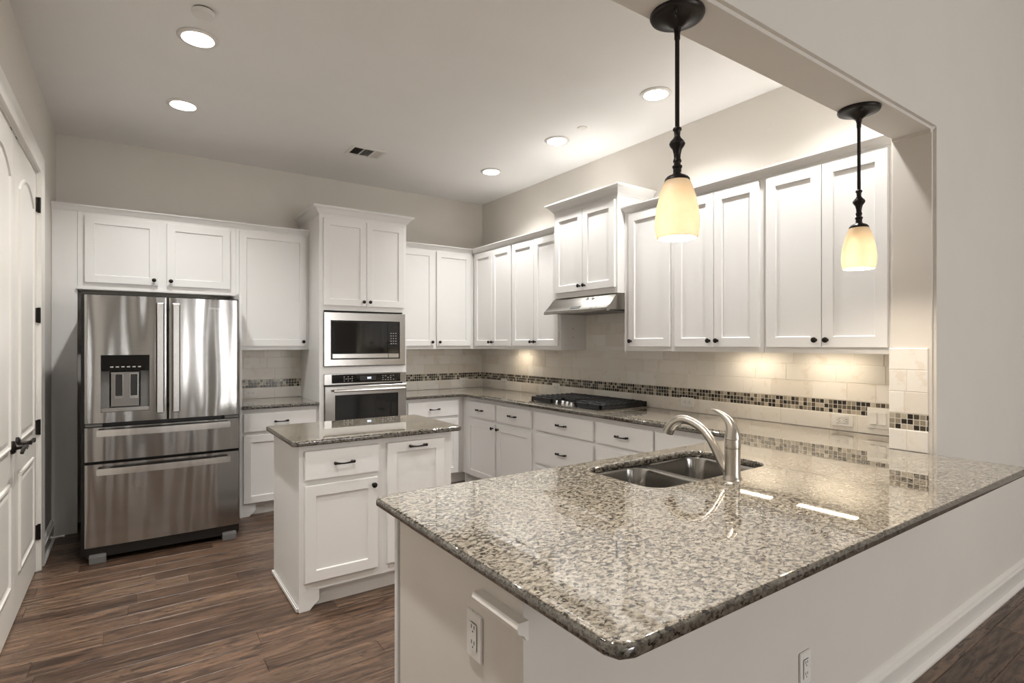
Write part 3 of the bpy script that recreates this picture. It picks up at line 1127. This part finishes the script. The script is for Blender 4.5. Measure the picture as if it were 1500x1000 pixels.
sp_ = smooth_path(pts)
n_ = len(sp_)
rs = [.0200 - .0035 * math.sin(min(i / n_ * 1.4, 1) * math.pi) + (.004 * max(0, (i / n_ - .75) / .25)) for i in range(n_)]
MB().tube(sp_, rs, 18, up=(1, 0, 0)).build('spout', 'nickel', fc)
hp = smooth_path([(0, 0, .1515), (0, .0, .174), (0, .005, .196), (0, .018, .218), (0, .040, .236), (0, .064, .247), (0, .088, .252)])
n_ = len(hp)
rs = [.0290 * (1 - i / (n_ - 1)) ** 1.05 + .0028 for i in range(n_)]
MB().tube(hp, rs, 18, flat=.9, up=(1, 0, 0)).build('handle', 'nickel', fc)

# ------------------------------------------------------------------ cooktop and hood
ck = thing('cooktop', 'stainless gas cooktop with black cast-iron grates set in the worktop', 'cooktop', (3.125, 3.425, CT))
MB().box(-.275, .275, -.435, .435, .0004, .010).build('pan', 'steel', ck, bevel=.004)
for i in range(3):                     # three grates
    yc = (-.289, 0, .289)[i]
    mb = MB()
    x0, x1 = (-.250, .258) if i != 1 else (-.125, .258)
    y0, y1 = yc - .141, yc + .141
    h0, h1 = .030, .052
    b = .0085
    for y in (y0, y1 - 2 * b):
        mb.box(x0, x1, y, y + 2 * b, .016, h1)
    for x in (x0, x1 - 2 * b):
        mb.box(x, x + 2 * b, y0, y1, .018, h1)
    k = 9 if i != 1 else 7
    for j in range(1, k):
        x = x0 + (x1 - x0) * j / k
        mb.prism([(x - b, h0), (x + b, h0), (x + b * .6, h1 + .008), (x - b * .6, h1 + .008)], y0, y1, 'y')
    mb.box(x0, x1, yc - b, yc + b, h0, h1 + .004)
    for x in (x0 + b, x1 - b):
        for y in (y0 + b, y1 - b):
            mb.prism([(x - b, y - b), (x + b, y - b), (x + b, y + b), (x - b, y + b)], .0105, h0 + .002)
    mb.build('grate', 'iron', ck, bevel=.002, seg=1)
for x, y, r in ((-.10, -.289, .04), (.14, -.289, .035), (.07, 0, .055), (-.10, .289, .035), (.14, .289, .04)):
    MB().lathe([(r * 1.3, .0102), (r * 1.3, .014), (r, .016), (r, .024), (r * .9, .028), (0, .029)], (x, y, 0), 24).build('burner', 'iron', ck)
for k in range(5):
    MB().lathe([(.023, .0102), (.023, .015), (.020, .017), (.018, .034), (.015, .037), (0, .037)], (-.19 + .015 * math.sin(k * 1.57), .16 - .072 * k, 0), 20).build('knob', 'chrome', ck)

M['hoodsteel'] = steel('hood_steel', (.36, .345, .32), .2, 'y')
hd = thing('range_hood', 'stainless under-cabinet range hood above the cooktop', 'range hood', (XR - .0125, 3.369, 1.672))
HW = .381
prof_ = [(0, .139), (-.362, .139), (-.378, .128), (-.440, .060), (-.470, .034), (-.486, .022), (-.488, .004), (-.482, 0), (-.46, .0), (-.44, .012), (-.02, .02), (0, .02)]
mb = MB()
# flared ends: the canopy is a little wider at the lip than at the top
n = len(prof_)
vs = []
for s_ in (-1, 1):
    for x, z in prof_:
        vs.append((x, s_ * (HW - .0 - .0 * z), z))
fs = [tuple(range(n)), tuple(range(n, 2 * n))[::-1]] + [(i, (i + 1) % n, n + (i + 1) % n, n + i) for i in range(n)]
mb.add(vs, fs)
mb.build('canopy', 'hoodsteel', hd, bevel=.003, angle=.5)
MB().box(-.42, -.06, -.33, .33, .006, .016).build('filter', 'grey', hd)
MB().prism([(-.444, .050), (-.466, .032), (-.470, .038), (-.448, .056)], -.055, .055, 'y').build('control_strip', 'black', hd)

# ------------------------------------------------------------------ refrigerator
fr = thing('refrigerator', 'stainless french-door refrigerator with water dispenser and two freezer drawers', 'refrigerator', (.202, 4.44, 0))
FW = .449
def yfront(x, x0, x1, bul=.010, r=.010):
    t = 2 * (x - x0) / (x1 - x0) - 1
    y = bul * t * t
    e = min(x - x0, x1 - x)
    if e < r:
        y += r - math.sqrt(max(0, r * r - (r - e) ** 2))
    return y


def fridge_front(x0, x1, z0, z1, name, bx=None, depth=.075, hole=None, bul=.008):
    bx = bx or (x0, x1)
    xs = sorted(set([x0, x0 + .001, x0 + .003, x0 + .006, x0 + .01, x1 - .01, x1 - .006, x1 - .003, x1 - .001, x1] + [x0 + (x1 - x0) * k / 24 for k in range(1, 24)] + (list(hole[:2]) if hole else [])))
    zs = [z0, z1] if not hole else [z0, hole[2], hole[3], z1]
    def yy(x):
        t = 2 * (x - bx[0]) / (bx[1] - bx[0]) - 1
        y = bul * t * t
        e = min(x - x0, x1 - x)
        r = .010
        if e < r:
            y += r - math.sqrt(max(0, r * r - (r - e) ** 2))
        return y
    mb = MB()
    nx = len(xs)
    vs = [(x, yy(x), z) for z in zs for x in xs]
    fs = []
    for j in range(len(zs) - 1):
        for i in range(nx - 1):
            if hole and j == 1 and xs[i] >= hole[0] - 1e-6 and xs[i + 1] <= hole[1] + 1e-6:
                continue
            fs.append((j * nx + i, j * nx + i + 1, (j + 1) * nx + i + 1, (j + 1) * nx + i))
    nb = len(vs)
    vs += [(x0, depth, z0), (x1, depth, z0), (x1, depth, z1), (x0, depth, z1)]
    last = (len(zs) - 1) * nx
    fs += [(nb, nb + 1, nb + 2, nb + 3), tuple(range(nx)) + (nb + 1, nb), tuple(range(last, last + nx)) + (nb + 2, nb + 3)]
    fs += [tuple(j * nx for j in range(len(zs))) + (nb + 3, nb), tuple(j * nx + nx - 1 for j in range(len(zs))) + (nb + 2, nb + 1)]
    if hole:
        h0, h1 = xs.index(hole[0]), xs.index(hole[1])
        m0 = len(vs)
        vs += [(hole[0], .055, hole[2]), (hole[1], .055, hole[2]), (hole[1], .055, hole[3]), (hole[0], .055, hole[3])]
        fs += [tuple(nx + i for i in range(h0, h1 + 1)) + (m0 + 1, m0), tuple(2 * nx + i for i in range(h0, h1 + 1)) + (m0 + 2, m0 + 3),
               (nx + h0, 2 * nx + h0, m0 + 3, m0), (nx + h1, 2 * nx + h1, m0 + 2, m0 + 1)]
    mb.add(vs, fs)
    return mb.build(name, 'fridge', fr, angle=.5)


MB().box(-.470, .458, .085, .76, .03, 1.752).build('body', 'black', fr, bevel=.004)
MB().box(-.44, .44, .03, .085, .035, .10).build('kick_grille', 'black', fr)
HOLE = (-.364, -.100, .975, 1.348)
ld = fridge_front(-FW, .003, .908, 1.738, 'door', bx=(-FW, FW), hole=HOLE)
rd = fridge_front(.009, FW, .908, 1.738, 'door', bx=(-FW, FW))
d1 = fridge_front(-FW, FW, .661, .880, 'drawer')
d2 = fridge_front(-FW, FW, .108, .642, 'drawer')
# dispenser
dp = MB().box(HOLE[0], HOLE[1], .048, .070, HOLE[2], HOLE[3]).build('dispenser', 'grey', ld)
MB().box(HOLE[0] + .003, HOLE[1] - .003, .004, .050, 1.243, HOLE[3] - .003).build('control_panel', 'glassblack', dp, bevel=.003)
mb = MB()
for k in range(6):
    mb.box(-.315 + k * .030, -.297 + k * .030, .0034, .004, 1.266, 1.274)
mb.build('button_print', 'print', dp)
MB().box(-.318, -.150, .034, .049, 1.00, 1.242)  .build('back_plate', 'steeldark', dp, bevel=.01)
for x in (-.268, -.186):
    pf = MB().box(x - .024, x + .024, .022, .036, 1.058, 1.225).build('paddle', 'chrome', dp, bevel=.004)
    MB().box(x - .019, x + .019, .019, .024, 1.078, 1.220).build('paddle_pad', 'black', pf, bevel=.002)
MB().box(HOLE[0] + .002, HOLE[1] - .002, .002, .050, HOLE[2] + .002, 1.003).build('drip_tray', 'steel', dp, bevel=.003)
# handles
def vhandle(x, door):
    mb = MB()
    mb.prism([(x - .022, -.052), (x + .022, -.052), (x + .022, -.040), (x - .022, -.040)], .955, 1.700)
    for z in (.985, 1.65):
        mb.box(x - .012, x + .012, -.041, .006, z, z + .03)
    mb.build('handle', 'steelz', door, bevel=.006, seg=3)


vhandle(-.040, ld)
vhandle(.052, rd)


def hhandle(z, dr):
    mb = MB()
    pts = []
    n = 14
    a, b = [], []
    for k in range(n + 1):
        t = -1 + 2 * k / n
        a.append((.385 * t, -.064 + .020 * t * t))
    b = [(x, y + .012) for x, y in a][::-1]
    mb.prism(a + b, z - .021, z + .021)
    for x in (-.33, .33):
        mb.box(x - .02, x + .02, -.040, .006, z - .010, z + .010)
    mb.build('handle', 'steelz', dr, bevel=.004, seg=2, angle=.5)


hhandle(.846, d1)
hhandle(.597, d2)
for x in (-.38, .385):
    MB().prism([(.0, 0), (.0, .048), (.03, .058), (.10, .058), (.10, 0)], x - .045, x + .045, 'x').build('foot', 'grey', fr, bevel=.004)
for x in (-.40, .40):
    MB().box(x - .045, x + .045, .02, .08, .884, .903).build('hinge_cover', 'grey', fr, bevel=.003)
# badge lettering
tx = bpy.data.curves.new('logo', 'FONT')
tx.body = 'Whirlpool'
tx.size = .024
tx.extrude = .0006
tx.shear = .25
tx.align_x = 'CENTER'
to = bpy.data.objects.new('tmp', tx)
COL.objects.link(to)
bpy.context.view_layer.update()
lm = bpy.data.meshes.new_from_object(to.evaluated_get(bpy.context.evaluated_depsgraph_get()))
bpy.data.objects.remove(to)
lm.transform(Matrix.Translation((.300, .0020, 1.665)) @ Matrix.Rotation(math.atan(.0107 / .449 * 1.2), 4, 'Z') @ Matrix.Rotation(math.pi / 2, 4, 'X'))
lm.materials.clear()
link('logo', lm, 'chrome', rd)

# ------------------------------------------------------------------ outlets and switch
def outlet(label, p, rot, horiz, group='white wall outlets', switch=False):
    t = thing('light_switch' if switch else 'wall_outlet', label, 'light switch' if switch else 'outlet', p, rot, None if switch else group)
    w, h = (.115, .070) if horiz else (.070, .115)
    if switch:
        w, h = .116, .116
    MB().box(-w / 2, w / 2, -.006, 0, -h / 2, h / 2).build('plate', 'plastic', t, bevel=.002)
    if switch:
        for sx in (-.023, .023):
            MB().prism([(-.0058, -.033), (-.0150, -.033), (-.0080, .0), (-.0135, .033), (-.0058, .033)], sx - .0165, sx + .0165, 'x').build('rocker', 'plastic', t, bevel=.001)
    else:
        a, b = (.066, .034) if horiz else (.034, .066)
        s = MB().box(-a / 2, a / 2, -.0085, -.0055, -b / 2, b / 2).build('socket', 'plastic', t, bevel=.002)
        for c in (-.019, .019):
            mb = MB()
            for q in ((-.006, .004), (.006, .004)):
                u, v_ = (c + q[1], q[0]) if horiz else (q[0], c + q[1])
                mb.box(u - (.0045 if horiz else .0013), u + (.0045 if horiz else .0013), -.0092, -.0085, v_ - (.0013 if horiz else .0045), v_ + (.0013 if horiz else .0045))
            u, v_ = (c - .007, 0) if horiz else (0, c - .007)
            mb.box(u - .002, u + .002, -.0092, -.0085, v_ - .002, v_ + .002)
            mb.build('slots', 'slot', s)
    return t


G2 = 'white wall outlets'
outlet('white outlet below the mosaic band between refrigerator and ovens', (.906, YB - .0112, .968), 0, True)
outlet('white outlet on the back wall tiles near the corner', (3.170, YB - .0112, .995), 0, True)
outlet('white outlet on the cooktop wall tiles nearest the corner', (XR - .0112, 5.085, 1.000), RR, True)
outlet('white outlet on the tiles just beyond the cooktop', (XR - .0112, 4.172, 1.002), RR, True)
outlet('white outlet on the tiles between cooktop and faucet', (XR - .0112, 2.630, .988), RR, True)
outlet('white outlet on the tiles beside the double light switch', (XR - .0112, 1.541, .976), RR, True)
outlet('white double rocker light switch over the mosaic next to the wall end', (XR - .0112, 1.352, 1.006), RR, True, switch=True)
outlet('white outlet on the end panel of the peninsula below the ledge', (XE - .0003, 1.168, .700), RR, False)
outlet('white outlet low on the half wall facing away from the kitchen', (1.872, YS0 - .0003, .325), 0, False)

# ------------------------------------------------------------------ ceiling fixtures
GL = 'recessed ceiling lights'
LL = ['recessed ceiling light nearest the smoke detector, beyond it', 'recessed ceiling light above the refrigerator side, deeper than the smoke detector one',
      'recessed ceiling light beside the rod of the near pendant', 'recessed ceiling light next to the small round ceiling cover',
      'recessed ceiling light closest to the back corner of the kitchen', 'recessed ceiling light over the entry side of the kitchen, in line with the smoke detector', 'recessed ceiling light near the header above the entry side of the kitchen',
      'recessed ceiling light behind the header, above the wall end']
for (x, y), lb in zip(LIGHTS + HID, LL):
    t = thing('recessed_light', lb, 'ceiling light', (x, y, ZC), 0, GL)
    MB().lathe([(.080, .012), (.082, 0), (.098, -.001), (.101, -.004), (.096, -.010), (.078, -.012), (.072, -.006), (.050, .062), (.050, .070), (.084, .070)], (0, 0, 0), 40, cap=False).build('trim_ring', 'plastic', t, angle=.8)
    MB().lathe([(.0505, .064), (.035, .0625), (0, .062)], (0, 0, 0), 32).build('lens', 'lens', t)
    area('recessed_lamp', (x, y, ZC + .060), (0, 0, 0), .09, .09, LIGHT_P, COOL, 'DISK', 170)
tag(MB().lathe([(0, -.032), (.034, -.032), (.046, -.028), (.050, -.018), (.050, -.008), (0, -.008)], (.294, 3.106, ZC), 32).build('smoke_detector', 'plastic', angle=.6),
    'small round white smoke detector on the ceiling near a recessed light', 'smoke detector')
MB().lathe([(.046, 0), (.046, .0078)], (.294, 3.106, ZC - .008), 28).build('mount', 'grey', bpy.data.objects['smoke_detector'])
tag(MB().lathe([(0, -.007), (.034, -.007), (.038, -.004), (.038, 0)], (2.830, 3.145, ZC), 32).build('ceiling_cover', 'plastic', angle=.6),
    'small flat white disc on the ceiling beside a recessed light', 'cover plate')
# vent: three louvered sections
vt = thing('air_vent', 'white rectangular air vent with three louvered sections in the ceiling', 'vent', (1.662, 4.606, ZC))
mb = MB()
xs_ = [-.125, -.045, -.037, .043, .051, .125]
mb.box(-.148, xs_[0], -.108, .108, -.007, 0).box(xs_[1], xs_[2], -.085, .085, -.007, 0).box(xs_[3], xs_[4], -.085, .085, -.007, 0).box(xs_[5], .148, -.108, .108, -.007, 0)
mb.box(xs_[0], xs_[5], -.108, -.085, -.007, 0).box(xs_[0], xs_[5], .085, .108, -.007, 0)
mb.build('frame', 'plastic', vt)
MB().box(-.125, .125, -.085, .085, -.0012, -.0002).build('duct', 'gap', vt)
for k, (a, b) in enumerate(((xs_[0], xs_[1]), (xs_[2], xs_[3]), (xs_[4], xs_[5]))):
    mb = MB()
    for j in range(9):
        c = .019 * (j - 4)
        if k == 1:
            mb.add([(a, c - .003, -.0065), (b, c - .003, -.0065), (b, c + .002, -.0015), (a, c + .002, -.0015)], [(0, 1, 2, 3)])
        else:
            pass
    if k != 1:
        s_ = 1 if k == 0 else -1
        for j in range(7):
            c = a + (b - a) * (j + .5) / 7
            e = .0022 if k == 0 else .0054
            mb.add([(c - s_ * e, -.085, -.0065), (c - s_ * e, .085, -.0065), (c + s_ * e, .085, -.0015), (c + s_ * e, -.085, -.0015)], [(0, 1, 2, 3)])
    mb.build('louver', 'plastic', vt, smooth=False)

# under-cabinet lights
UL = ['slim lit lamp under the corner wall cabinet by the cooktop', 'slim lit lamp under the two-door wall cabinet above the faucet', 'slim lit lamp under the wall cabinet next to the wall end']
for lb, (y, L) in zip(UL, ((4.665, .26), (2.06, .32), (1.575, .34))):
    t = thing('under_cabinet_light', lb, 'lamp', (XR - .13, y, UZ0 + .021), RR, 'under-cabinet lights')
    MB().box(-L / 2, L / 2, -.03, .03, -.016, -.0005).build('housing', 'plastic', t, bevel=.002)
    MB().box(-L / 2 + .01, L / 2 - .01, -.022, .022, -.019, -.0162).build('lens', 'strip', t)
    area('under_cabinet_lamp', (XR - .13, y, UZ0 - .002), (0, 0, 0), .05, L - .04, STRIP_P, (1, .84, .64), 'RECTANGLE', 150)

# ------------------------------------------------------------------ pendants
def pendant(x, label):
    y = 1.073
    t = thing('pendant_light', label, 'pendant light', (x, y, ZH), 0, 'glass pendant lights over the peninsula')
    cn = MB().lathe([(.079, 0), (.080, -.006), (.077, -.012), (.070, -.015), (.066, -.015), (.045, -.020), (.030, -.028), (.020, -.037), (.012, -.042), (.010, -.055), (.0, -.056)], (0, 0, 0), 36).build('canopy', 'bronze', t)
    for s_ in (-1, 1):
        MB().lathe([(.006, -.014), (.006, -.022), (.004, -.026), (0, -.027)], (s_ * .045, .03 * s_, 0), 10).build('screw', 'bronze', cn)
    MB().lathe([(.0062, -.05), (.0085, -.055), (.0085, -.075), (.0066, -.080), (.0066, -.345)], (0, 0, 0), 16).build('rod', 'bronze', t)
    MB().lathe([(.0066, -.338), (.012, -.342), (.013, -.347), (.009, -.353), (.0085, -.366), (.013, -.374), (.021, -.382), (.0235, -.389), (.021, -.396), (.014, -.405), (.0105, -.420), (.0095, -.432), (.012, -.438),
                (.0125, -.442), (.010, -.446), (.010, -.452), (.0145, -.455), (.0145, -.460), (.012, -.463), (.012, -.476), (.016, -.481), (.030, -.487), (.036, -.494), (.037, -.500), (.0, -.500)], (0, 0, 0), 24).build('spindle', 'bronze', t)
    pr = [(.033, -.497), (.0375, -.503), (.044, -.518), (.053, -.545), (.0605, -.580), (.0650, -.616), (.0648, -.640), (.0615, -.664), (.0585, -.672)]
    pin = [(r - .0035, z) for r, z in pr][::-1]
    MB().lathe(pr + pin, (0, 0, 0), 40, cap=False).build('shade', 'shade', t, angle=1.5)
    MB().lathe([(.010, -.500), (.012, -.515), (.022, -.545), (.028, -.575), (.026, -.592), (.016, -.606), (0, -.610)], (0, 0, 0), 20).build('bulb', 'bulb', t)
    l = bpy.data.lights.new('pendant_lamp', 'POINT')
    l.energy = PEND_P
    l.color = WARM
    l.shadow_soft_size = .02
    o = bpy.data.objects.new('pendant_lamp', l)
    o.location = (x, y, ZH - .645)
    COL.objects.link(o)


pendant(1.345, 'dark bronze pendant with glowing alabaster shade, the larger one over the sink')
pendant(2.520, 'dark bronze pendant with glowing alabaster shade, near the tiled wall end')
